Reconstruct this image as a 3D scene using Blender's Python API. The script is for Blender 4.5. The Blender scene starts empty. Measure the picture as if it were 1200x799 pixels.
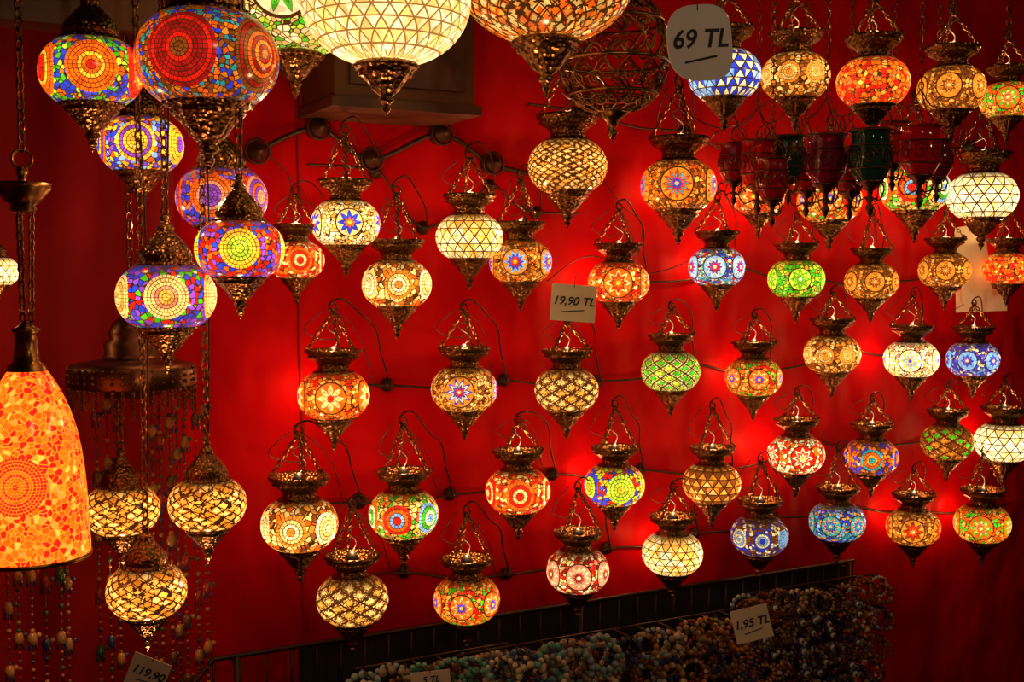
import bpy, math, random
from mathutils import Vector, Matrix
random.seed(7)
scene = bpy.context.scene
scene.view_settings.view_transform = 'Standard'
pi = math.pi
# ------------------------------------------------------------------ camera
F = 1350.0
YAW = math.radians(27.7); PITCH = math.radians(3.4)
CAM = Vector((0, -2.48, 1.55))
fwd = Vector((math.sin(YAW)*math.cos(PITCH), math.cos(YAW)*math.cos(PITCH), -math.sin(PITCH)))
right = Vector((math.cos(YAW), -math.sin(YAW), 0))
up = right.cross(fwd)
cd = bpy.data.cameras.new('camera'); cam = bpy.data.objects.new('camera', cd)
scene.collection.objects.link(cam); scene.camera = cam
cd.sensor_width = 36; cd.lens = F/1200*36; cd.clip_start = 0.05
cam.location = CAM; cam.rotation_euler = (pi/2-PITCH, 0, -YAW)

def ray(px, py): return fwd + right*((px-600)/F) + up*((399.5-py)/F)
def at_depth(px, py, d): return CAM + ray(px, py)*d
def on_wall(px, py, off):
    r = ray(px, py); t = (-off-CAM.y)/r.y
    return CAM + r*t
def wall_depth(px, py, off):
    r = ray(px, py); return (-off-CAM.y)/r.y

# ------------------------------------------------------------------ mesh builder
class MB:
    def __init__(s): s.v=[]; s.f=[]; s.m=[]; s.s=[]
    def add(s, vs, fs, mat=0, smooth=True):
        o=len(s.v); s.v.extend([tuple(v) for v in vs])
        for f in fs: s.f.append(tuple(i+o for i in f)); s.m.append(mat); s.s.append(smooth)
    def revolve(s, prof, seg=24, c=(0,0,0), mat=0, axis='z', smooth=True, flute=0, famp=0, zr=None):
        vs=[];fs=[];n=len(prof)
        for j in range(seg):
            a=2*pi*j/seg
            for (r,z) in prof:
                on = flute and (zr is None or zr[0]<z<zr[1])
                rr = r*(1+famp*math.cos(flute*a)) if on else r
                if axis=='z': vs.append((c[0]+rr*math.cos(a),c[1]+rr*math.sin(a),c[2]+z))
                else: vs.append((c[0]+rr*math.cos(a),c[1]+z,c[2]+rr*math.sin(a)))
        for j in range(seg):
            k=(j+1)%seg
            for i in range(n-1): fs.append((j*n+i,k*n+i,k*n+i+1,j*n+i+1))
        s.add(vs,fs,mat,smooth)
    def tube(s, pts, r, seg=6, mat=0, closed=False, caps=True):
        P=[Vector(p) for p in pts]; n=len(P); vs=[];fs=[]
        prev=None
        for i,p in enumerate(P):
            if closed: t=P[(i+1)%n]-P[i-1]
            else: t=P[min(i+1,n-1)]-P[max(i-1,0)]
            if t.length<1e-9: t=Vector((0,0,1))
            t.normalize()
            if prev is None:
                ref=Vector((0,0,1)) if abs(t.z)<.9 else Vector((1,0,0))
                a=t.cross(ref).normalized()
            else:
                a=(prev-t*prev.dot(t))
                a=a.normalized() if a.length>1e-6 else t.orthogonal().normalized()
            prev=a; b=t.cross(a)
            rr=r[i] if isinstance(r,(list,tuple)) else r
            for j in range(seg):
                g=2*pi*j/seg; vs.append(p+(a*math.cos(g)+b*math.sin(g))*rr)
        m=n if closed else n-1
        for i in range(m):
            k=(i+1)%n
            for j in range(seg):
                l=(j+1)%seg; fs.append((i*seg+j,i*seg+l,k*seg+l,k*seg+j))
        if caps and not closed:
            fs.append(tuple(range(seg))[::-1]); fs.append(tuple((n-1)*seg+j for j in range(seg)))
        s.add(vs,fs,mat)
    def chain(s, p0, p1, link, r, mat=0, sag=0):
        p0=Vector(p0);p1=Vector(p1);L=(p1-p0).length;n=max(1,int(L/(link*.78)))
        d=(p1-p0).normalized();a=d.orthogonal().normalized();b=d.cross(a)
        for i in range(n):
            t=(i+.5)/n; c=p0+(p1-p0)*t; 
            if sag: c=c+Vector((0,0,-sag*4*t*(1-t)))
            w=(a if i%2 else b)*link*.3
            pts=[]
            for k in range(8):
                g=2*pi*k/8; pts.append(c+w*math.cos(g)+d*(link*.5)*math.sin(g))
            s.tube(pts,r,4,mat,closed=True)
    def ball(s, c, r, mat=0, seg=8, ring=5, sz=1):
        prof=[(max(1e-5,r*math.sin(pi*i/ring)), -r*sz*math.cos(pi*i/ring)) for i in range(ring+1)]
        s.revolve(prof,seg,c,mat)
    def box(s, a, b, mat=0):
        x0,y0,z0=a;x1,y1,z1=b
        vs=[(x0,y0,z0),(x1,y0,z0),(x1,y1,z0),(x0,y1,z0),(x0,y0,z1),(x1,y0,z1),(x1,y1,z1),(x0,y1,z1)]
        s.add(vs,[(3,2,1,0),(4,5,6,7),(0,1,5,4),(1,2,6,5),(2,3,7,6),(3,0,4,7)],mat,False)
    def mesh(s, name, mats):
        me=bpy.data.meshes.new(name); me.from_pydata(s.v,[],s.f)
        for m in mats: me.materials.append(m)
        me.polygons.foreach_set('material_index',s.m); me.polygons.foreach_set('use_smooth',s.s)
        me.update(); return me
    def obj(s, name, mats, parent=None):
        o=bpy.data.objects.new(name,s.mesh(name,mats)); scene.collection.objects.link(o)
        if parent: o.parent=parent
        return o
def spline(pts, n=6):
    P=[Vector(p) for p in pts]; out=[]
    for i in range(len(P)-1):
        p0=P[max(i-1,0)];p1=P[i];p2=P[i+1];p3=P[min(i+2,len(P)-1)]
        for k in range(n):
            t=k/n
            out.append(.5*((2*p1)+(p2-p0)*t+(2*p0-5*p1+4*p2-p3)*t*t+(3*p1-p0-3*p2+p3)*t**3))
    out.append(P[-1]); return out

# ------------------------------------------------------------------ materials
class NT:
    def __init__(s,name):
        s.mat=bpy.data.materials.new(name); s.mat.use_nodes=True; s.nt=s.mat.node_tree; s.nt.nodes.clear()
        s.out=s.new('ShaderNodeOutputMaterial'); s.b=s.new('ShaderNodeBsdfPrincipled')
        s.link(s.b.outputs[0],s.out.inputs[0])
        s.tc=s.new('ShaderNodeTexCoord')
    def new(s,t): return s.nt.nodes.new(t)
    def link(s,a,b): s.nt.links.new(a,b)
    def setin(s,sock,v):
        if isinstance(v,bpy.types.NodeSocket): s.link(v,sock)
        else:
            if hasattr(sock.default_value,'__len__') and len(sock.default_value)==4 and len(v)==3: v=(*v,1)
            sock.default_value=v
    def m(s,op,*a,clamp=False):
        n=s.new('ShaderNodeMath'); n.operation=op; n.use_clamp=clamp
        for i,x in enumerate(a): s.setin(n.inputs[i],x)
        return n.outputs[0]
    def mix(s,fac,a,b,blend='MIX'):
        n=s.new('ShaderNodeMix'); n.data_type='RGBA'; n.blend_type=blend
        s.setin(n.inputs[0],fac); s.setin(n.inputs[6],a); s.setin(n.inputs[7],b); return n.outputs[2]
    def ramp(s,fac,cols,interp='CONSTANT',pos=None):
        n=s.new('ShaderNodeValToRGB'); cr=n.color_ramp; cr.interpolation=interp
        k=len(cols)
        while len(cr.elements)<k: cr.elements.new(.5)
        while len(cr.elements)>k: cr.elements.remove(cr.elements[-1])
        for i,c in enumerate(cols):
            cr.elements[i].position = pos[i] if pos else i/k
        for i,c in enumerate(cols): cr.elements[i].color=(*c,1)
        s.setin(n.inputs[0],fac); return n.outputs[0]
    def noise(s,scale,detail=2,vec=None,rough=.5):
        n=s.new('ShaderNodeTexNoise'); n.inputs['Scale'].default_value=scale; n.inputs['Detail'].default_value=detail
        n.inputs['Roughness'].default_value=rough
        s.link(vec or s.tc.outputs['Object'],n.inputs['Vector']); return n.outputs[0]
    def hash(s,x,y,z=0.0):
        c=s.new('ShaderNodeCombineXYZ'); s.setin(c.inputs[0],x); s.setin(c.inputs[1],y); s.setin(c.inputs[2],z)
        w=s.new('ShaderNodeTexWhiteNoise'); w.noise_dimensions='3D'; s.link(c.outputs[0],w.inputs['Vector']); return w.outputs['Value']
    def bump(s,h,strength=.3,dist=.01):
        n=s.new('ShaderNodeBump'); n.inputs['Strength'].default_value=strength; n.inputs['Distance'].default_value=dist
        s.link(h,n.inputs['Height']); s.link(n.outputs[0],s.b.inputs['Normal'])

def simple(name,col,rough=.5,metal=0,var=.3,scale=20,bump=0,bscale=60,bdist=.002,**kw):
    t=NT(name)
    n=t.noise(scale,3)
    t.link(t.ramp(n,[tuple(c*(1-var) for c in col),tuple(min(1,c*(1+var)) for c in col)],'LINEAR',[.3,.7]),t.b.inputs['Base Color'])
    t.b.inputs['Roughness'].default_value=rough; t.b.inputs['Metallic'].default_value=metal
    for k,v in kw.items(): t.b.inputs[k].default_value=v
    if bump: t.bump(t.noise(bscale,2),bump,bdist)
    return t.mat

CREAM=(1,.53,.12); WHITE=(1,.72,.30); YEL=(1,.43,.02); ORG=(1,.11,.004); RED=(.9,.012,.004); BLUE=(.018,.045,.45)
TEAL=(.02,.33,.28); GREEN=(.06,.42,.01); PURP=(.25,.045,.34); AMB=(.85,.21,.012); BRN=(.24,.05,.006); LBL=(.22,.40,.6); DRED=(.4,.006,.005)
LIME=(.52,.62,.025); PINK=(.9,.24,.10); GOLD=(1,.34,.035)

def globe_mat(name,kind,bg,fg,n=5,R=.2,K=8,S=1.1,scale=13,grout=(.05,.013,.002),ph=0.0,m=4,gw=.08,sm=1.2,zg=True):
    t=NT(name); scale*=sm
    sp=t.new('ShaderNodeSeparateXYZ'); t.link(t.tc.outputs['Object'],sp.inputs[0]); x,y,z=sp.outputs
    vo=t.new('ShaderNodeTexVoronoi'); vo.inputs['Scale'].default_value=scale; t.link(t.tc.outputs['Object'],vo.inputs['Vector'])
    ve=t.new('ShaderNodeTexVoronoi'); ve.feature='DISTANCE_TO_EDGE'; ve.inputs['Scale'].default_value=scale; t.link(t.tc.outputs['Object'],ve.inputs['Vector'])
    sc=t.new('ShaderNodeSeparateColor'); t.link(vo.outputs['Color'],sc.inputs[0])
    bgc=t.ramp(sc.outputs[0],bg); bge=t.m('LESS_THAN',ve.outputs['Distance'],gw)
    phi=t.m('ARCTAN2',x,t.m('MULTIPLY',y,-1.0))
    rxy=t.m('SQRT',t.m('ADD',t.m('MULTIPLY',x,x),t.m('MULTIPLY',y,y)))
    u=t.m('ADD',t.m('MULTIPLY',phi,n/(2*pi)),.5+ph)
    if kind in('star','rings'):
        fu=t.m('SUBTRACT',t.m('FRACT',u),.5); med=t.m('FLOOR',u)
        p=t.m('MULTIPLY',t.m('MULTIPLY',fu,2*pi/n),rxy)
        r=t.m('SQRT',t.m('ADD',t.m('MULTIPLY',p,p),t.m('MULTIPLY',z,z)))
        a=t.m('ADD',t.m('ARCTAN2',z,p),pi)
    if kind=='star':
        tt=t.m('MULTIPLY',t.m('ABSOLUTE',t.m('SUBTRACT',t.m('FRACT',t.m('MULTIPLY',a,K/(2*pi))),.5)),2.0)
        k=t.m('DIVIDE',r,t.m('MULTIPLY',t.m('ADD',t.m('MULTIPLY',tt,.5),.5),R))
        ins=t.m('LESS_THAN',k,1.0); col=t.ramp(k,fg)
        e=t.m('GREATER_THAN',t.m('FRACT',t.m('MULTIPLY',k,float(len(fg)))),.84)
        e=t.m('MAXIMUM',e,t.m('LESS_THAN',tt,.13))
        disc=t.m('LESS_THAN',r,R*1.08)
        e2=t.m('LESS_THAN',t.m('ABSOLUTE',t.m('SUBTRACT',r,R*1.08)),.010)
        c=t.mix(disc,bgc,bg[0]); g=t.m('MAXIMUM',t.m('MULTIPLY',t.m('SUBTRACT',1.0,disc),bge),e2)
        c=t.mix(ins,c,col); g=t.m('ADD',t.m('MULTIPLY',ins,e),t.m('MULTIPLY',t.m('SUBTRACT',1.0,ins),g),clamp=True)
    elif kind=='rings':
        k=t.m('MULTIPLY',t.m('DIVIDE',r,R),float(m)); ri=t.m('FLOOR',k)
        col=t.ramp(t.hash(ri,med,float(len(name)*1.37)),fg)
        e=t.m('LESS_THAN',t.m('FRACT',k),.2)
        cnt=t.m('ADD',t.m('MULTIPLY',ri,6.0),5.0)
        e=t.m('MAXIMUM',e,t.m('LESS_THAN',t.m('FRACT',t.m('MULTIPLY',a,t.m('DIVIDE',cnt,2*pi))),.16))
        ins=t.m('LESS_THAN',r,R)
        c=t.mix(ins,bgc,col); g=t.m('ADD',t.m('MULTIPLY',ins,e),t.m('MULTIPLY',t.m('SUBTRACT',1.0,ins),bge),clamp=True)
    elif kind=='diamond':
        uu=t.m('MULTIPLY',phi,K/(2*pi)); vv=t.m('MULTIPLY',z,float(m))
        A=t.m('ADD',uu,vv);B=t.m('SUBTRACT',uu,vv)
        fa=t.m('PINGPONG',A,.5);fb=t.m('PINGPONG',B,.5)
        d=t.m('MINIMUM',fa,fb)
        g=t.m('LESS_THAN',d,.07); g=t.m('MAXIMUM',g,t.m('MULTIPLY',bge,t.m('LESS_THAN',d,.3)))
        h=t.hash(t.m('FLOOR',A),t.m('FLOOR',B),3.0)
        c=t.mix(t.m('GREATER_THAN',d,.2),bgc,t.ramp(h,fg))
    elif kind=='leaf':
        vv=t.m('MULTIPLY',z,float(m)); row=t.m('FLOOR',vv)
        uu=t.m('ADD',t.m('MULTIPLY',phi,K/(2*pi)),t.m('MULTIPLY',row,.5))
        fv=t.m('FRACT',vv); tri=t.m('PINGPONG',uu,.5)
        d=t.m('SUBTRACT',t.m('MULTIPLY',tri,2.0),fv)
        inside=t.m('GREATER_THAN',d,0.0)
        g=t.m('MAXIMUM',t.m('LESS_THAN',t.m('ABSOLUTE',d),.13),t.m('LESS_THAN',fv,.13))
        h=t.hash(t.m('FLOOR',uu),row,2.0)
        c=t.mix(inside,t.ramp(h,bg),t.ramp(h,fg))
    else:
        c=bgc; g=bge
    # lamp glow painted into the emission: noise hot spots, brightest band near the equator
    br=t.m('ADD',t.m('MULTIPLY',t.noise(3.0,1),1.2),.45)
    if zg:
        zz=t.m('ADD',z,.04); br=t.m('MULTIPLY',br,t.m('SUBTRACT',1.35,t.m('MULTIPLY',t.m('MULTIPLY',zz,zz),10.0)))
        br=t.m('MAXIMUM',br,.15)
    vary=t.m('ADD',t.m('MULTIPLY',sc.outputs[1],.7),.65)
    bv=t.m('MULTIPLY',br,vary)
    col=t.mix(1.0,c,bv,'MULTIPLY')
    col=t.mix(g,col,grout)
    t.link(col,t.b.inputs['Emission Color']); t.b.inputs['Emission Strength'].default_value=S*1.28
    t.b.inputs['Base Color'].default_value=(.04,.015,.006,1)
    t.b.inputs['Roughness'].default_value=.18
    try: t.mat.cycles.emission_sampling='NONE'
    except Exception as ex: print(ex)
    return t.mat

GM={}
def G(k,*a,**kw): GM[k]=globe_mat('mosaic_'+k,*a,**kw)
G('star_blue','star',[CREAM,WHITE,CREAM,GOLD],[YEL,ORG,BLUE,BLUE],K=8,R=.18,S=1.4,n=5)
G('rings_cream','rings',[CREAM,AMB,BRN,ORG,CREAM],[CREAM,WHITE,CREAM,AMB],R=.2,m=4,n=6,S=1.3,scale=11)
G('net_amber','diamond',[AMB,BRN,GOLD],[CREAM,GOLD,CREAM],K=20,m=14,S=1.0)
G('rosette','star',[AMB,ORG,BRN,GOLD,BRN],[CREAM,BLUE,RED,TEAL,RED],K=12,R=.2,S=1.0,scale=16)
G('petal_cream','leaf',[CREAM,WHITE,GOLD],[WHITE,CREAM],K=18,m=9,S=1.35)
G('star_multi','star',[AMB,GOLD,ORG,BRN],[YEL,RED,BLUE,LBL],K=10,R=.19,S=1.0,scale=15,n=5)
G('star_red','star',[ORG,RED,CREAM,ORG,RED],[YEL,ORG,RED,CREAM],K=8,R=.22,S=1.25)
G('star_bw','star',[LBL,WHITE,RED,BLUE,TEAL],[WHITE,RED,BLUE,WHITE],K=10,R=.19,S=1.1,n=6,scale=15)
G('green','star',[LIME,GREEN,GREEN,YEL],[WHITE,GREEN,LIME,GREEN],K=8,R=.18,S=1.2)
G('brown_star','star',[AMB,BRN,GOLD,BRN],[CREAM,AMB,BRN,GOLD],K=10,R=.17,S=.95,scale=16,n=6)
G('orange','chips',[ORG,RED,ORG,GOLD],[ORG],S=1.4,scale=13)
G('orange_star','star',[ORG,ORG,GOLD,RED],[RED,CREAM,CREAM],K=8,R=.2,S=1.3,ph=.25)
G('star_bwr','star',[AMB,CREAM,BRN,GOLD],[WHITE,RED,BLUE,WHITE,BLUE],K=10,R=.21,S=1.0,n=4,ph=.15,scale=16)
G('lattice_cream','diamond',[CREAM,GOLD,BRN],[CREAM,GOLD],K=10,m=6,S=1.05,scale=26,gw=.12)
G('lattice_green','diamond',[WHITE,CREAM,LIME],[GREEN,GREEN,LIME],K=11,m=6,S=1.1,scale=22)
G('orange_multi','star',[ORG,GOLD,GREEN,RED,AMB],[YEL,BLUE,ORG,CREAM],K=8,R=.17,S=1.1,scale=15,n=6)
G('amber_cream','rings',[AMB,BRN,CREAM],[CREAM,GOLD,AMB],R=.15,m=4,n=8,S=1.0)
G('white_star','star',[WHITE,CREAM,WHITE,PINK],[BLUE,YEL,LBL,YEL],K=8,R=.19,S=1.7)
G('blue','star',[LBL,BLUE,PURP,WHITE,BLUE],[WHITE,PURP,BLUE,LBL],K=8,R=.17,S=1.0,scale=15,n=6)
G('rings_multi','rings',[CREAM,GREEN,CREAM,ORG,YEL],[ORG,WHITE,LBL,GREEN,RED],R=.21,m=4,n=6,S=1.15)
G('rings_red','rings',[RED,ORG,CREAM],[RED,ORG,RED,CREAM],R=.22,m=4,S=1.35)
G('rings_yellow','rings',[YEL,BLUE,RED,LIME],[YEL,LIME,LIME,YEL,BLUE],R=.23,m=4,S=1.3)
G('leaf_amber','leaf',[BRN,AMB,BRN],[GOLD,CREAM,AMB],K=16,m=8,S=1.05)
G('star_redwhite','star',[RED,WHITE,ORG,WHITE],[YEL,WHITE,RED,WHITE],K=8,R=.19,S=1.4)
G('orange_blue','rings',[ORG,BLUE,AMB,BRN],[ORG,GOLD,BLUE,TEAL],R=.2,m=4,S=.95)
G('lattice_olive','diamond',[AMB,BRN],[GREEN,BRN,AMB],K=10,m=6,S=.9,scale=22)
G('white','leaf',[WHITE,CREAM],[WHITE,WHITE],K=16,m=8,S=1.7)
G('pinkwhite','star',[PINK,WHITE,RED,CREAM,DRED],[WHITE,DRED,PINK,WHITE],K=12,R=.19,S=1.0,n=6)
G('bluewhite','rings',[BLUE,WHITE,BRN,BRN],[WHITE,BLUE,LBL],R=.16,m=4,n=7,S=.65,scale=16)
G('teal','star',[TEAL,BLUE,GOLD,LBL],[CREAM,TEAL,BLUE,GOLD],K=10,R=.17,S=.8,scale=15,n=6)
G('amber_redstar','star',[AMB,BRN,GOLD],[CREAM,ORG,RED,BRN],K=8,R=.2,S=1.0)
G('orange_green','star',[ORG,GOLD,GREEN,ORG],[CREAM,ORG,CREAM,GREEN],K=8,R=.2,S=1.1)
G('bigred','rings',[BLUE,GREEN,ORG,LIME,BLUE],[RED,ORG,RED,ORG,YEL],R=.25,m=6,S=1.2,scale=16,n=5)
G('bigblue','rings',[BLUE,YEL,LBL,PURP,ORG],[YEL,BLUE,ORG,PURP,YEL],R=.23,m=5,S=1.3,scale=14,n=5,ph=.1)
G('bigbrown','rings',[BLUE,AMB,ORG,BRN,TEAL],[DRED,AMB,RED,ORG,BRN],R=.25,m=8,S=.8,scale=24,n=5,ph=.3)
G('bigpurp','rings',[BLUE,RED,PURP,ORG],[PURP,LBL,RED,PINK,ORG],R=.23,m=6,S=.95,scale=16,n=5,ph=.2)
G('biglime','rings',[RED,PURP,BLUE,ORG,RED],[LIME,YEL,LIME,YEL],R=.22,m=5,S=1.35,scale=14,n=4)
G('bigcream','rings',[BLUE,PURP,GREEN,RED,BLUE],[CREAM,PINK,CREAM,GOLD],R=.22,m=6,S=1.25,scale=14,n=5)
G('net_gold','diamond',[AMB,GOLD],[GOLD,CREAM,AMB],K=14,m=9,S=1.35,grout=(.03,.009,.002),scale=8)
G('bowl_cream','leaf',[WHITE,CREAM,WHITE],[CREAM,WHITE],K=30,m=16,S=1.4,grout=(.25,.1,.02),zg=False)
G('bowl_green','star',[WHITE,LIME,CREAM,GREEN],[YEL,WHITE,GREEN,GREEN],K=10,R=.2,S=1.05,scale=20,n=6,zg=False)
G('bowl_orange','diamond',[ORG,AMB,CREAM],[CREAM,GOLD,ORG],K=30,m=16,S=.85,zg=False)
G('bluewhite_top','leaf',[BLUE,LBL,WHITE],[WHITE,LBL,BLUE],K=18,m=9,S=1.1)

# bronze with cast relief
t=NT('antique_bronze'); n=t.noise(30,4)
t.link(t.ramp(n,[(.09,.04,.015),(.40,.20,.065)],'LINEAR',[.35,.7]),t.b.inputs['Base Color'])
t.b.inputs['Metallic'].default_value=1; t.b.inputs['Roughness'].default_value=.30
vv=t.new('ShaderNodeTexVoronoi'); vv.inputs['Scale'].default_value=26; t.link(t.tc.outputs['Object'],vv.inputs['Vector'])
t.bump(vv.outputs[0],.35,.014); BRONZE=t.mat
IRON=simple('black_iron',(.04,.024,.016),.4,.7,.3)
CABLE=simple('black_cable',(.012,.01,.009),.45)
# red fabric wall
t=NT('red_fabric_wall')
n1=t.noise(2.2,4); n2=t.noise(350,2)
t.link(t.ramp(n1,[(.34,.001,.004),(.54,.0025,.006)],'LINEAR',[.3,.7]),t.b.inputs['Base Color'])
t.b.inputs['Roughness'].default_value=.5; t.b.inputs['Specular IOR Level'].default_value=.2
t.b.inputs['Specular Tint'].default_value=(1,.1,.06,1)
mp=t.new('ShaderNodeMapping'); mp.inputs['Scale'].default_value=(2.5,1,1.2); mp.inputs['Rotation'].default_value=(0,.5,0)
t.link(t.tc.outputs['Object'],mp.inputs[0]); n3=t.noise(2.2,2,mp.outputs[0],.4)
h=t.m('ADD',n3,t.m('MULTIPLY',n2,.004)); t.bump(h,.8,.09); REDW=t.mat
CURT=simple('red_curtain_cloth',(.26,.003,.005),.7,0,.25,3,.2,300)
CURT.node_tree.nodes['Principled BSDF'].inputs['Specular IOR Level'].default_value=.15
# ------------------------------------------------------------------ room shell
def slab(name,a,b,mat):
    mb=MB(); mb.box(a,b); return mb.obj(name,[mat])
DARK=simple('dark_plaster',(.05,.03,.025),.8); FLOORM=simple('dark_tile_floor',(.10,.05,.035),.4)
slab('wall_back',(-1.6,0,0),(5.4,.1,2.7),REDW)
slab('wall_left',(-1.7,-4.2,0),(-1.6,.1,2.7),REDW)
slab('wall_right',(5.4,-4.2,0),(5.5,.1,2.7),REDW)
slab('floor',(-1.7,-4.2,-.1),(5.5,.1,0),FLOORM)
slab('ceiling',(-1.7,-4.2,2.7),(5.5,.1,2.8),DARK)
# curtain at left
mb=MB(); vs=[];fs=[]; nx=90;nz=12
xc0=-.9; xc1=on_wall(205,400,.03).x
for j in range(nz+1):
    for i in range(nx+1):
        x=xc0+(xc1-xc0)*i/nx; z=.05+2.6*j/nz
        y=-.035+.014*math.sin(x*38+.4*math.sin(z*2))+.010*math.sin(x*17+1+z*.5)
        vs.append((x,y,z))
for j in range(nz):
    for i in range(nx):
        a=j*(nx+1)+i; fs.append((a,a+1,a+nx+2,a+nx+1))
mb.add(vs,fs); mb.obj('red_curtain',[CURT])
xs=on_wall(352,400,0).x
mb=MB(); mb.tube([(xs+.003*math.sin(k*1.3),-.002,.1+k*.1) for k in range(26)],.004,6); mb.obj('trim_1',[CURT])
WOOD=simple('dark_wood',(.10,.035,.015),.5,0,.5,8)
p=at_depth(-80,18,1.95)
mb=MB(); mb.box((-.6,p.y-.03,p.z),(.42,p.y+.05,2.698)); mb.obj('wooden_ceiling_beam',[WOOD])
# wooden cabinet
MDF=simple('brown_board',(.12,.04,.011),.6,0,.3,5)
a=on_wall(392,120,.22); b=on_wall(556,112,.22)
mb=MB(); z0=a.z; mb.box((a.x,-.22,z0),(b.x,-.002,z0+.5),0)
mb.box((a.x-.01,-.235,z0-.008),(b.x+.01,-.002,z0+.012),1)
mb.box((a.x+.03,-.232,z0+.04),(b.x-.03,-.221,z0+.46),1)
mb.obj('wooden_wall_cabinet',[MDF,WOOD])

# ------------------------------------------------------------------ lamp meshes (unit globe width)
def globe_mesh(name,seg,hz=.33,e=.85,lim=66):
    mb=MB(); prof=[]
    N=seg//2
    for i in range(N+1):
        tt=math.radians(-lim+2*lim*i/N)
        prof.append((.5*math.cos(tt)**e, hz*math.sin(tt)/math.sin(math.radians(lim))*.93))
    mb.revolve(prof,seg); return mb.mesh(name,[None])
GL=globe_mesh('globe_small',40,.365,.8,67); GLB=globe_mesh('globe_big',64,.39,.9,70)
CUP=[(.02,.27),(.27,.28),(.29,.30),(.285,.335),(.235,.35),(.215,.37),(.225,.385),(.21,.40),(.215,.43),(.25,.47),(.31,.505),(.35,.53),(.365,.545),(.35,.56),(.355,.575),(.385,.585),(.395,.60),(.39,.635),(.375,.64),(.36,.62),(.30,.52),(.20,.42),(.02,.40)]
FIN=[(.29,-.28),(.31,-.30),(.31,-.325),(.275,-.345),(.255,-.355),(.265,-.37),(.25,-.39),(.20,-.43),(.16,-.48),(.13,-.53),(.085,-.57),(.055,-.59),(.07,-.61),(.075,-.63),(.05,-.66),(.03,-.68),(.045,-.70),(.04,-.72),(.018,-.75),(.001,-.80)]
DOME=[(.24,.28),(.28,.29),(.30,.31),(.295,.335),(.26,.35),(.25,.365),(.265,.38),(.262,.42),(.235,.48),(.19,.54),(.145,.59),(.11,.63),(.08,.66),(.095,.68),(.09,.70),(.055,.73),(.04,.77),(.055,.79),(.035,.83),(.001,.85)]
def scallop(mb,r,z,n,rad,mat=0):
    for k in range(n):
        a=2*pi*k/n; mb.ball((r*math.cos(a),r*math.sin(a),z),rad,mat,6,4)
def fittings(name,top,arm,seed):
    rnd=random.Random(seed); mb=MB()
    mb.revolve(CUP,48,flute=12,famp=.035,zr=(.42,.545)); mb.revolve(FIN,48,flute=12,famp=.05,zr=(-.58,-.38))
    scallop(mb,.385,.615,20,.020); scallop(mb,.305,-.315,18,.018)
    for k in range(3):
        a=2*pi*k/3+.5+seed
        mb.chain((.36*math.cos(a),.36*math.sin(a),.64),(0,0,top-.05),.085,.011)
        mb.ball((.37*math.cos(a),.37*math.sin(a),.65),.035,0,6,4)
    mb.tube([(.06*math.cos(g),0,top-.02+.06*math.sin(g)) for g in [2*pi*k/12 for k in range(12)]],.014,5,closed=True)
    mb.revolve([(.001,.42),(.09,.42),(.10,.50),(.09,.60),(.05,.66),(.02,.68)],12,mat=2)
    fl=[(0,0,.66),(.06+.05*rnd.random(),.03,.8),(-.08*rnd.random(),.06,.95),(.1,.02,1.08),(-.03,.05,top-.02)]
    if arm=='hang':
        fl+=[(0,.01,top+.2)]
        mb.tube(spline(fl,5),.014,5,mat=2); return mb.mesh(name,[BRONZE,IRON,CABLE])
    if arm=='low': A=[(1.2,1.04,.0),(1.17,.9,.12),(1.0,.75,.5),(.82,.5,.88),(.5,.25,1.12),(.15,.02,top+.10),(-.05,-.02,top+.05),(-.04,0,top-.05),(.05,0,top-.06)]
    else: A=[(.85,1.04,.85),(.86,.9,.95),(.75,.7,1.15),(.5,.4,1.35),(.2,.1,top+.2),(-.03,0,top+.1),(-.06,0,top-.03),(.03,0,top-.06)]
    mb.tube(spline(A,6),.013,6,mat=1)
    R=A[0]
    mb.revolve([(.001,-.13),(.03,-.12),(.05,-.08),(.08,-.06),(.10,-.02),(.11,0),(.11,.02),(.001,.02)],16,(R[0],1.02,R[2]),1,'y')
    fl+=[(A[4][0]*.6,.2,A[4][2]-.1),(A[3][0]*.8,.55,A[3][2]-.25),(R[0]-.25,.95,R[2]+.0+.25*rnd.random()),(R[0]-.05,1.0,R[2]-.0)]
    mb.tube(spline(fl,5),.007,5,mat=2)
    lp=[(.05,.1,top-.1),(.25+.2*rnd.random(),.3,.95),(.1,.4,.75),(-.25*rnd.random()-.1,.35,.9),(-.05,.2,top-.05)]
    mb.tube(spline(lp,6),.007,4,mat=2)
    return mb.mesh(name,[BRONZE,IRON,CABLE])
FITL=[fittings('fit_low%d'%i,1.12+.12*i,'low',i+1) for i in range(3)]
FITH=[fittings('fit_high%d'%i,1.22+.13*i,'high',i+5) for i in range(2)]
FITHANG=fittings('fit_hang',1.2,'hang',9)
def dome_fit(name,big=False):
    mb=MB()
    if big:
        mb.revolve([(r*.72,z*1.2) for r,z in DOME],48,flute=16,famp=.02)
        mb.revolve([(r*.62,(z+.28)*.62-.365) for r,z in FIN],48,flute=12,famp=.05,zr=(-.56,-.42))
        scallop(mb,.29*.72,.31*1.2,20,.016); scallop(mb,.19,-.39,18,.012); scallop(mb,.155,-.437,16,.010)
    else:
        mb.revolve(DOME,48,flute=16,famp=.02,zr=(.36,.64)); mb.revolve(FIN,48,flute=12,famp=.04,zr=(-.58,-.38))
        scallop(mb,.295,.32,20,.018); scallop(mb,.305,-.315,18,.018)
    return mb.mesh(name,[BRONZE,IRON])
DF=dome_fit('fit_dome'); DFB=dome_fit('fit_dome_big',True)

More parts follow.
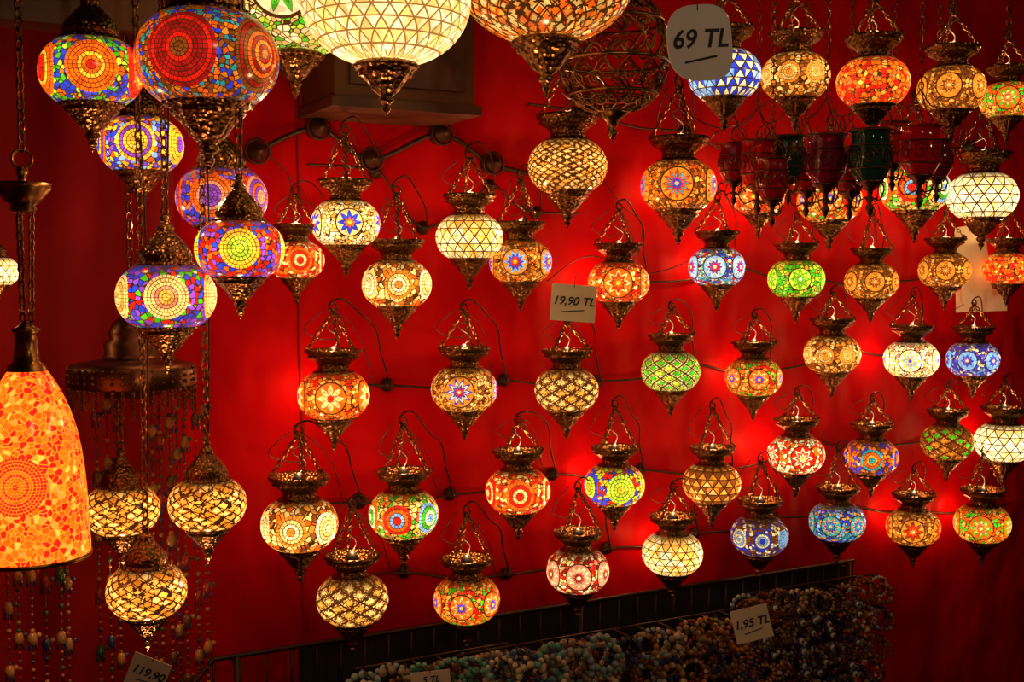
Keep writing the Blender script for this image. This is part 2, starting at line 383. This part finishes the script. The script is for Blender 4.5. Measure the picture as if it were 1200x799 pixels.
def empty(name,loc):
    e=bpy.data.objects.new(name,None); e.empty_display_size=.05; scene.collection.objects.link(e); e.location=loc; return e
def child(name,me,par,scale,rotz=0,mat=None):
    o=bpy.data.objects.new(name,me); scene.collection.objects.link(o); o.parent=par; o.scale=(scale,)*3; o.rotation_euler=(0,0,rotz)
    if mat: 
        o.material_slots[0].link='OBJECT'; o.material_slots[0].material=mat
    return o
def light(name,par,loc,power,col=(1,.5,.2),rad=.012):
    l=bpy.data.lights.new(name,'POINT'); l.energy=power; l.color=col; l.shadow_soft_size=rad
    o=bpy.data.objects.new(name,l); scene.collection.objects.link(o); o.parent=par; o.location=loc; return o
def aim(p): 
    return math.atan2(CAM.x-p.x,-(CAM.y-p.y))

ROS=[]
def wall_lamp(px,py,w,key,hot=0,arm='low',v=None):
    W=.15
    for _ in range(6):
        off=1.05*W; d=wall_depth(px,py,off); W=w*d/F
    p=on_wall(px,py,1.05*W)
    e=empty('mosaic_wall_lamp',p)
    i=random.randrange(3) if v is None else v
    child('fittings',(FITL[i] if arm=='low' else FITH[i%2]),e,W)
    child('globe',GL,e,W,aim(p)+random.uniform(-.25,.25),GM[key])
    R=(1.2,.0) if arm=='low' else (.85,.85)
    ROS.append((p.x+R[0]*W,p.z+R[1]*W,py))
    light('point_light',e,(0,-.02*W,.74*W),.34,rad=.008)  # stands in for the light inside the globe, set above the cup
    if hot:
        light('wall_hotspot_light',e,((.28 if hot>0 else -.05)*W,.70*W,.03*W),.40,(1,.30,.10),.008)  # added light behind the globe, placed to make hot spots on the wall
LOW=[(391,463,84,'orange_star',-1),(544,456,78,'star_bwr',0),(664,457,75,'lattice_cream',0),(786,435,69,'lattice_green',0),(883,442,66,'orange_multi',1),
(975,415,66,'amber_cream',0),(1068,421,63,'white_star',-1),(1140,421,60,'blue',0)]
R4=[(351,614,90,'rings_cream',0),(473,602,82,'rings_multi',0),(607,575,76,'rings_red',0),(720,568,71,'rings_yellow',-1),(834,566,68,'leaf_amber',0),
(933,532,66,'star_redwhite',-1),(1021,535,62,'orange_blue',0),(1110,518,60,'lattice_olive',0),(1176,518,66,'white',1)]
R5=[(413,702,84,'lattice_cream',0),(547,702,78,'orange_multi',0),(677,668,74,'pinkwhite',0),(788,648,71,'petal_cream',1),(890,627,67,'bluewhite',0),
(981,611,65,'teal',0),(1070,617,62,'amber_redstar',1),(1151,613,64,'orange_green',1)]
R2=[(725,331,72,'star_red',-1),(840,313,66,'star_bw',1),(933,327,66,'green',0),(1021,330,62,'brown_star',0),(1107,317,60,'brown_star',0),(1180,315,56,'orange',1)]
R1=[(405,262,81,'star_blue',0),(465,333,82,'rings_cream',0),(550,278,79,'petal_cream',0),(610,307,74,'star_multi',0)]
R0=[(665,195,93,'net_amber',0),(795,218,89,'rosette',1),(889,232,60,'star_red',1),(972,235,75,'orange_multi',0),(1072,222,80,'rings_multi',1),(1151,230,80,'white',0)]
rows=[]
for rr,arm in((LOW,'low'),(R4,'low'),(R5,'low'),(R2,'low'),(R1,'high'),(R0,'high')):
    s0=len(ROS)
    for L in rr: wall_lamp(*L[:4],hot=L[4],arm=arm)
    rows.append(sorted(ROS[s0:]))
wall_lamp(347,305,66,'rings_red',0,'high')
PIPE=simple('dark_pipe',(.06,.02,.012),.4,.5)
for rw in rows:
    mb=MB(); pts=[]
    for i,(x,z,_) in enumerate(rw):
        pts.append((x,-.014,z))
        if i<len(rw)-1:
            x2,z2,_=rw[i+1]; pts.append(((x+x2)/2,-.012,(z+z2)/2-.012))
    x,z,_=rw[0]; pts=[(x-.16,-.012,z+.01)]+pts+[(rw[-1][0]+.12,-.012,rw[-1][1])]
    mb.tube(spline(pts,8),.003,8)
    for i,(x,z,_) in enumerate(rw): mb.ball((x,-.014,z),.009)
    mb.obj('wall_conduit_pipe',[PIPE])
P5=[(300,178),(372,150),(434,187),(516,157),(576,192),(630,205)]
mb=MB(); pts=[on_wall(x,y,.02) for x,y in P5]; mb.tube(spline(pts,8),.006,8)
for p in pts[:-1]:
    mb.revolve([(.001,-.035),(.008,-.032),(.010,-.022),(.018,-.018),(.022,-.006),(.023,.019)],20,p,0,'y')
    mb.tube([(p.x+.026*math.cos(g),p.y-.012,p.z+.026*math.sin(g)) for g in [2*pi*k/20 for k in range(20)]],.003,6,closed=True)
mb.obj('wall_conduit_pipe',[PIPE])

# hanging lamps
def hung(px,py,w,W,key,dome=True,big=False,name='hanging_mosaic_lamp',pw=.5,rot=None,ytop=None):
    d=F*W/w; p=at_depth(px,py,d); e=empty(name,p)
    me=(DFB if big else DF) if dome else FITHANG
    child('fittings',me,e,W)
    child('globe',GLB if big else GL,e,W,aim(p)+(random.uniform(-.2,.2) if rot is None else rot),GM[key])
    top=1.02 if (dome and big) else (.85 if dome else 1.22)
    mb=MB(); z0=top*W-.006; z1=2.698-p.z
    if ytop: z1=at_depth(px,ytop,d).z-p.z
    mb.chain((0,0,z0),(0,0,z1),.020,.0018,0)
    mb.tube(spline([(.004,.003,z0),(.01,0,z0+(z1-z0)*.3),(-.004,.004,z0+(z1-z0)*.6),(.002,0,z1)],6),.0016,5,1)
    if not ytop: mb.revolve([(.001,z1-.03),(.01,z1-.028),(.03,z1-.008),(.035,z1)],14)
    mb.obj('suspension_chain',[BRONZE,CABLE],e)
    if pw: light('point_light',e,(0,.0,(-.95 if dome else .75)*W),pw*.5,rad=.008)  # stand-in for the globe's inner light, set outside it: below domes, above cups
    return e,W
for a in [(107,85,118,.16,'bigred'),(165,170,98,.155,'bigblue'),(243,70,166,.22,'bigbrown'),(260,232,106,.17,'bigpurp'),
(281,292,104,.138,'biglime'),(195,347,115,.16,'bigcream'),(243,590,90,.133,'net_gold'),(172,692,92,.135,'net_gold'),(-4,318,50,.076,'white')]:
    hung(*a,rot=0)
hung(143,597,86,.1363,'net_gold',ytop=458,rot=0)
for a in [(345,-2,172,.26,'bowl_green'),(452,0,200,.26,'bowl_cream'),(640,-32,212,.31,'bowl_orange')]:
    hung(*a,big=True,name='large_mosaic_hanging_lamp',pw=1)
for a in [(849,88,85,.15,'bluewhite_top'),(932,90,80,.15,'amber_cream'),(1023,97,84,.15,'orange'),(1115,105,78,.15,'brown_star'),(1180,118,62,.13,'orange_green'),(592,50,62,.13,'teal')]:
    hung(*a,dome=False,pw=.6)

# bell-shaped orange mosaic lamp
BELL=globe_mat('mosaic_bell_orange','rings',[ORG,RED,ORG,ORG,GOLD,RED],[ORG,RED,ORG,ORG,RED],R=.25,m=9,n=3,S=1.25,scale=19,ph=.12,grout=(.9,.24,.012),sm=1,gw=.06,zg=False)
W=.18; d=F*W/132; p=at_depth(35,560,d); e=empty('bell_mosaic_hanging_lamp',p); u=W/132
me=MB(); prof=[(20,128),(27,118),(38,98),(49,70),(57,35),(62,-5),(64.5,-50),(66,-92)]
prof=[(r*u/W,z*u/W) for r,z in prof]
pp=spline([(r,0,z) for r,z in prof],4); me.revolve([(v.x,v.z) for v in pp],64)
child('mosaic_shade',me.mesh('bell_shade',[None]),e,W,aim(p),BELL)
mb=MB()
mb.revolve([(r*u,z*u) for r,z in [(66.5,-94),(67.5,-92),(67.5,-89),(65.5,-89),(65,-94),(66.5,-94)]],48)
mb.revolve([(r*u,z*u) for r,z in [(23,126),(20,133),(15,137),(13,155),(13,170),(17,174),(9,178),(4,184),(.1,184)]],20)
zc=184*u; zt=325*u
for k in range(3):
    a=2*pi*k/3; mb.chain((6*u*math.cos(a),6*u*math.sin(a),zc),(9*u*math.cos(a),9*u*math.sin(a),zt-10*u),.016,.0016)
mb.revolve([(r*u,z*u) for r,z in [(.1,308),(9,309),(15,313),(13,318),(20,322),(30,336),(32,343),(29,344),(18,333),(6,332),(5,350),(7,356),(5,362),(.1,363)]],26)
mb.tube([(11*u*math.cos(g),0,(371+11*math.sin(g))*u) for g in [2*pi*k/14 for k in range(14)]],.0025,6,closed=True)
mb.chain((0,0,380*u),(0,0,2.698-p.z),.02,.002)
mb.obj('fittings',[BRONZE],e)
light('point_light',e,(0,0,.02),3,(1,.5,.2),.02)

# bead strings
BEAD=[simple('bead_'+n,c,.3,0,.2) for n,c in [('brown',(.10,.035,.015)),('blue',(.02,.03,.12)),('red',(.22,.012,.01)),('cream',(.26,.15,.06)),('gold',(.3,.15,.04)),('green',(.02,.08,.035))]]
mb=MB()
def bstring(x,y0,y1,d):
    a=at_depth(x,y0,d); b=Vector((a.x,a.y,at_depth(x,y1,d).z))
    mb.tube([a,b],.0009,4,0); z=a.z; k=random.randrange(7)
    while z>b.z:
        big=(k%7==3); r=.009 if big else random.choice([.003,.0045,.0025])
        mb.ball((a.x,a.y,z),r,1+random.randrange(6),8,6,1.4 if big else 1)
        if big:
            for s_ in(-1,1): mb.tube([(a.x+s_*.005,a.y,z-.006),(a.x+s_*.006,a.y,z-.020)],.0025,5,2)
            mb.ball((a.x+.010,a.y,z+.006),.005,1+random.randrange(6),6,5)
        z-=.026 if big else .0145; k+=1
for x in [112,124,136,178,186,197,206,217,228,238]: bstring(x+random.uniform(-2,2),452+random.uniform(0,40),830,2.16+random.uniform(-.01,.03))
for x in [8,20,36,52,70,78]: bstring(x,655,830,2.05+random.uniform(-.05,.05))
mb.obj('beaded_string_curtain',[CABLE]+BEAD)

# tiered bronze lantern at left
d=2.14; p=at_depth(155,440,d); u=d/F; mb=MB()
mb.revolve([(r*u,z*u) for r,z in [(70,-12),(72,-8),(72,8),(68,14),(50,17),(34,20),(30,26),(31,38),(24,44),(26,50),(20,62),(10,72),(6,78),(8,84),(4,92),(.1,94)]],40,flute=20,famp=.02)
mb.revolve([(r*u,z*u) for r,z in [(70,-12),(40,-14),(34,-22),(20,-26),(.1,-28)]],40)
for k in range(40):
    a=2*pi*k/40; mb.ball((71*u*math.cos(a),71*u*math.sin(a),-14*u),.004)
    for zz_ in(-4,3,10): mb.ball(((72-.2*max(0,zz_-5))*u*math.cos(a),(72-.2*max(0,zz_-5))*u*math.sin(a),zz_*u),.0035)
    mb.chain((71*u*math.cos(a),71*u*math.sin(a),-16*u),(71*u*math.cos(a),71*u*math.sin(a),(-34-10*(k%2))*u),.008,.001)
mb.chain((0,0,93*u),(0,0,2.698-p.z),.022,.002)
DBR=simple('dark_patina_bronze',(.14,.06,.03),.4,1,.4,30)
o=mb.obj('tiered_bronze_lantern',[DBR]); o.location=p

# filigree lantern
W=.23; d=F*W/132; p=at_depth(718,62,d); mb=MB()
def fp(a,tz):
    r=.5*math.cos(tz)**.7; return Vector((r*math.cos(a),r*math.sin(a),.52*math.sin(tz)))*W
for k in range(14):
    a0=2*pi*k/14
    mb.tube([fp(a0+.25*math.sin(j*.7),math.radians(-82+8*j)) for j in range(19)],.0028,5)
    for row in range(5):
        tc=math.radians(-60+26*row); sc=.17
        pts=[]
        for j in range(22):
            g=j*.55; rr=sc*(1-j/26)
            pts.append(fp(a0+.22+rr*math.cos(g)*.9/max(.35,math.cos(tc)),tc+rr*math.sin(g)))
        mb.tube(pts,.0022,4)
for tz in(-80,-45,-10,30,65):
    mb.tube([fp(2*pi*k/40,math.radians(tz)) for k in range(40)],.004,6,closed=True)
mb.revolve([(r*W,z*W) for r,z in [(.12,-.5),(.13,-.54),(.06,-.6),(.03,-.66),(.05,-.7),(.001,-.78)]],16)
mb.revolve([(r*W,z*W) for r,z in [(.2,.47),(.18,.55),(.06,.62),(.001,.66)]],16)
mb.chain((0,0,.65*W),(0,0,2.698-p.z),.025,.0025)
o=mb.obj('filigree_metal_lantern',[BRONZE]); o.location=p

# dark glass votive lanterns with filigree holders
def glass(name,c):
    t=NT(name); n=t.noise(6,2); t.link(t.ramp(n,[tuple(x*.7 for x in c),c],'LINEAR',[.3,.7]),t.b.inputs['Base Color'])
    t.b.inputs['Roughness'].default_value=.07; t.b.inputs['Transmission Weight'].default_value=.5; t.b.inputs['IOR'].default_value=1.35
    t.b.inputs['Coat Weight'].default_value=.6; t.b.inputs['Coat Roughness'].default_value=.04; return t.mat
VG=[glass('red_glass',(.9,.006,.012)),glass('purple_glass',(.4,.012,.10)),glass('green_glass',(.015,.11,.07)),glass('wine_glass_dark',(.6,.008,.03))]
def vr(z):
    P=[(-.6,.12),(-.45,.33),(-.2,.46),(.1,.5),(.35,.46),(.6,.42),(.72,.5)]
    for i in range(len(P)-1):
        if z<=P[i+1][0]:
            t_=(z-P[i][0])/(P[i+1][0]-P[i][0]); return P[i][1]+(P[i+1][1]-P[i][1])*max(0,t_)
    return .5
for (x,y,w,gi,dm) in [(888,196,44,0,2.7),(924,188,40,2,2.75),(968,192,48,1,2.55),(1020,188,50,2,2.5),(1078,182,48,0,2.6),(860,194,36,3,2.75),(1046,172,40,0,2.8),(905,214,40,3,2.55),(945,205,38,0,2.8),(996,206,40,3,2.72),(1098,190,36,1,2.75)]:
    d=dm-.1; W=w*d/F; p=at_depth(x,y,d); mb=MB()
    zz=[-.6+1.32*k/16 for k in range(17)]
    mb.revolve([(.001,-.61*W)]+[(vr(z)*W,z*W) for z in zz]+[(.47*W,.72*W),(.39*W,.6*W),(.43*W,.35*W),(.46*W,.1*W),(.2*W,-.45*W),(.001,-.48*W)],28,mat=0)
    mb.revolve([(r*W,z*W) for r,z in [(.3,-.47),(.32,-.52),(.14,-.62),(.16,-.66),(.07,-.72),(.06,-.85),(.1,-.9),(.05,-1.0),(.11,-1.1),(.07,-1.2),(.02,-1.3),(.001,-1.35)]],16,mat=1)
    for zc_,rr_ in((.68,.51),(.34,.475),(-.2,.475)):
        mb.tube([(rr_*W*math.cos(g),rr_*W*math.sin(g),zc_*W) for g in [2*pi*k/28 for k in range(28)]],.0018,5,1,closed=True)
    for k in range(8):
        a0=2*pi*k/8; pts=[]
        for j in range(16):
            g=j*.6; q=.22*(1-j/20); z=.07+q*math.sin(g)*1.1; aa=a0+q*math.cos(g)*1.5; r_=vr(z)+.015
            pts.append((r_*W*math.cos(aa),r_*W*math.sin(aa),z*W))
        mb.tube(pts,.0013,4,1)
    for k in range(3):
        a=2*pi*k/3+.4; c,s_=math.cos(a),math.sin(a)
        mb.tube(spline([(.07*W*c,.07*W*s_,-.85*W),(.35*W*c,.35*W*s_,-.95*W),(.5*W*c,.5*W*s_,-.7*W),(.4*W*c,.4*W*s_,-.55*W),(.3*W*c,.3*W*s_,-.66*W)],6),.0018,5,1)
        mb.tube(spline([(.51*W*c,.51*W*s_,.68*W),(.7*W*c,.7*W*s_,.8*W),(.62*W*c,.62*W*s_,1.05*W),(.3*W*c,.3*W*s_,1.2*W),(0,0,1.6*W)],6),.0016,5,1)
    mb.chain((0,0,1.6*W),(0,0,2.698-p.z),.018,.0014,1)
    o=mb.obj('hanging_glass_votive',[VG[gi],DBR]); o.location=p

for (pts,off) in [([(700,120),(760,95),(800,130),(850,150),(900,120)],.25),([(930,150),(960,180),(1000,160),(1040,190),(1090,150),(1130,170),(1190,140)],.22),
    ([(700,200),(728,240),(752,262),(748,300)],.1),([(300,170),(340,210),(330,260)],.05),([(1120,80),(1130,120),(1112,160),(1140,210)],.3),
    ([(640,330),(690,300),(760,320),(820,300)],.06),([(860,150),(870,180),(850,230),(885,260)],.15),([(1185,20),(1190,120),(1170,200)],.2)]:
    mb=MB(); mb.tube(spline([on_wall(x,y,off) for x,y in pts],8),.0014,5); mb.obj('lamp_cable',[CABLE])

# ------------------------------------------------------------------ price tags
PAPER=simple('white_card',(.95,.95,.93),.7,0,.03); PAPER2=simple('cream_card',(.88,.80,.6),.7,0,.05); INK=simple('black_ink',(.01,.01,.012),.6)
def tag(px,py,w,h,d,text,mat,roll=0,octo=False,yawoff=0,ts=.4,underline=True):
    p=at_depth(px,py,d); u=d/F; w*=u;h*=u; mb=MB()
    if octo:
        out=[]
        for k in range(40):
            g=2*pi*k/40; c_,s_=math.cos(g),math.sin(g); e_=2/3.0
            out.append((.5*math.copysign(abs(c_)**e_,c_),.5*math.copysign(abs(s_)**e_,s_)+(.03*c_ if s_>0 else -.04*c_)))
    else: out=[(-.5,-.5),(.5,-.5),(.5,.5),(-.5,.5)]
    T=.0012; n=len(out)
    vs=[(x*w,y*h,T/2) for x,y in out]+[(x*w,y*h,-T/2) for x,y in out]
    mb.add(vs,[tuple(range(n)),tuple(range(2*n-1,n-1,-1))]+[(i,i+n,(i+1)%n+n,(i+1)%n) for i in range(n)],0,False)
    if underline: mb.add([(-.25*w,-.27*h,T),(.25*w,-.2*h,T),(.25*w,-.17*h,T),(-.25*w,-.24*h,T)],[(0,1,2,3)],1,False)
    mb.tube([(0,h*.42,.001),(0,h*.62,0),(.003,h*.85,-.004)],.0008,4,1)
    o=mb.obj('price_tag',[mat,INK])
    o.matrix_world=Matrix.Translation(p)@Matrix.Rotation(-YAW+yawoff,4,'Z')@Matrix.Rotation(pi/2,4,'X')@Matrix.Rotation(roll,4,'Z')
    if text:
        c=bpy.data.curves.new('lettering','FONT'); c.body=text; c.size=h*ts; c.align_x='CENTER'; c.align_y='CENTER'; c.extrude=.0002; c.offset=h*.006; c.shear=.25
        c.materials.append(INK); tx=bpy.data.objects.new('lettering',c); scene.collection.objects.link(tx); tx.parent=o; tx.location=(0,.04*h,.0012)
tag(820,50,82,88,1.75,'69 TL',PAPER,math.radians(5),True,yawoff=.25,ts=.34)
tag(672,355,53,43,wall_depth(672,355,.25),'19,90 TL',PAPER2,math.radians(-4),ts=.32)
tag(881,731,44,40,wall_depth(881,731,.52),'1,95 TL',PAPER2,math.radians(14),ts=.34)
tag(173,790,46,40,1.8,'119,90',PAPER2,math.radians(-22),ts=.36)
tag(505,797,46,22,wall_depth(505,797,.62),'5 TL',PAPER2,math.radians(6),ts=.5)
tag(1141,310,36,92,wall_depth(1141,310,.06),'',PAPER2,math.radians(8),underline=False)
tag(1150,352,60,26,wall_depth(1150,352,.045),'',PAPER2,math.radians(2),underline=False)

# ------------------------------------------------------------------ bracelet rack
PANEL=simple('black_display_board',(.012,.008,.008),.6)
mb=MB(); a=on_wall(300,764,.08); b=on_wall(1000,657,.08); zr=(a.z+b.z)/2
x0=on_wall(250,775,.08).x; x1=b.x
mb.tube([(x0-.1,-.16,zr-.12),(x0-.06,-.12,zr-.04),(x0,-.08,zr),(x1,-.08,zr)],.006,8)
mb.box((x0+.2,-.05,zr-.9),(x1,-.03,zr-.015),1)
n=int((x1-x0)/.055)
for i in range(n+1):
    x=x0+(x1-x0)*i/n; mb.tube([(x,-.08,zr+.0),(x,-.08,zr-.16)],.003,6)
for x in(x0+.05,(x0+x1)/2,x1-.02): mb.tube([(x,-.08,zr),(x,-.08,0)],.007,8); mb.tube([(x,-.08,zr-.02),(x,-.03,zr-.02)],.005,6)
BM=[simple('glass_bead_'+n,c,.15,0,.3,80) for n,c in [('navy',(.04,.07,.22)),('black',(.03,.025,.025)),('white',(.75,.64,.42)),('teal',(.13,.42,.34)),('grey',(.34,.28,.2)),('amber',(.55,.26,.06)),('wine',(.24,.05,.03)),('sky',(.26,.42,.48)),('brown',(.22,.09,.03))]]
br=MB()
def bracelet(c,R,nrm,rb,m1,m2):
    nrm=Vector(nrm).normalized(); a=nrm.orthogonal().normalized(); b=nrm.cross(a); n=int(2*pi*R/(2*rb))
    for k in range(n):
        g=2*pi*k/n; br.ball(c+(a*math.cos(g)+b*math.sin(g))*R,rb,m1 if k%3 else m2,7,5)
def brow(pxa,pxb,pxm,pym,off,dx,n,pal,R=.030,rb=.005,step=.016,wild=.6):
    xa=on_wall(pxa,pym,off).x; xb=on_wall(pxb,pym,off).x; z=on_wall(pxm,pym,off).z
    yb=-off+n*step/2+.012; zt=z+R*.9
    mb.tube([(xa-.01,yb,zt),(xb+.01,yb,zt)],.003,6)
    for x in(xa+.3*(xb-xa),xb-.05): mb.tube([(x,yb,zt),(x,yb,0)],.003,6)
    x=xa
    while x<=xb:
        mb.tube([(x,yb,zt),(x,-off-n*step/2-.012,zt)],.002,6)
        for i in range(n):
            c=Vector((x+random.uniform(-.008,.008),-off+(i-n/2)*step,z+random.uniform(-.014,.006)))
            m1=random.choice(pal)
            bracelet(c,R*random.uniform(.75,1.05),(-.35+random.uniform(-wild,wild),-1,random.uniform(-wild,wild)*.8),rb*random.uniform(.8,1.3),m1,random.choice([m1,random.choice(pal)]))
        x+=dx
for r_ in range(4):
    brow(876-r_*3,1030,960,700+r_*33,.26,.055,3,[0,8,1,5,4,6,8,2,7,1],rb=.0052)
for r_ in range(2):
    brow(590,870,730,758+r_*36,.42,.058,3,[0,1,8,2,4,5,7,4,8,6],R=.032,rb=.0062)
brow(430,600,515,795,.5,.052,3,[3,2,4,7,3,8],R=.036,rb=.0068)
brow(550,710,630,780,.53,.058,3,[3,2,4,7,0,3],R=.038,rb=.007)
for k in range(26):
    px=random.uniform(880,1020); py=random.uniform(705,792); off=.26+.055
    c=on_wall(px,py,off); r0=random.uniform(.010,.014)
    for rr_,dy,mi in((r0,0,0),(r0*.66,-.004,2),(r0*.48,-.0055,7),(r0*.25,-.007,1)):
        br.revolve([(.0001,-.003),(rr_*.8,-.0025),(rr_,0),(rr_*.8,.0025),(.0001,.003)],14,(c.x,c.y+dy,c.z),mi,'y')
    br.tube([(c.x,c.y,c.z+r0),(c.x,c.y+.02,c.z+r0+.03)],.0008,4,1)
rk=mb.obj('bracelet_display_rack',[IRON,PANEL]); bo=br.obj('beaded_bracelets',BM); bo.parent=rk

# ------------------------------------------------------------------ added fill lights, out of view
for (x,y,z,pw) in [(0.4,-3.1,2.45,14),(2.6,-2.6,2.45,14)]:  # added to brighten metal and tags from the camera side
    e=empty('added_fill_light',(x,y,z)); mb=MB()
    mb.revolve([(.03,.23),(.05,.2),(.09,.05),(.09,.04),(.04,.15),(.001,.16)],20); mb.obj('added_housing',[IRON],e)
    light('point_light',e,(0,0,0),pw,(1,.66,.36),.06)
w=bpy.data.worlds.new('world'); scene.world=w; w.use_nodes=True
w.node_tree.nodes['Background'].inputs[0].default_value=(.03,.012,.008,1); w.node_tree.nodes['Background'].inputs[1].default_value=.8
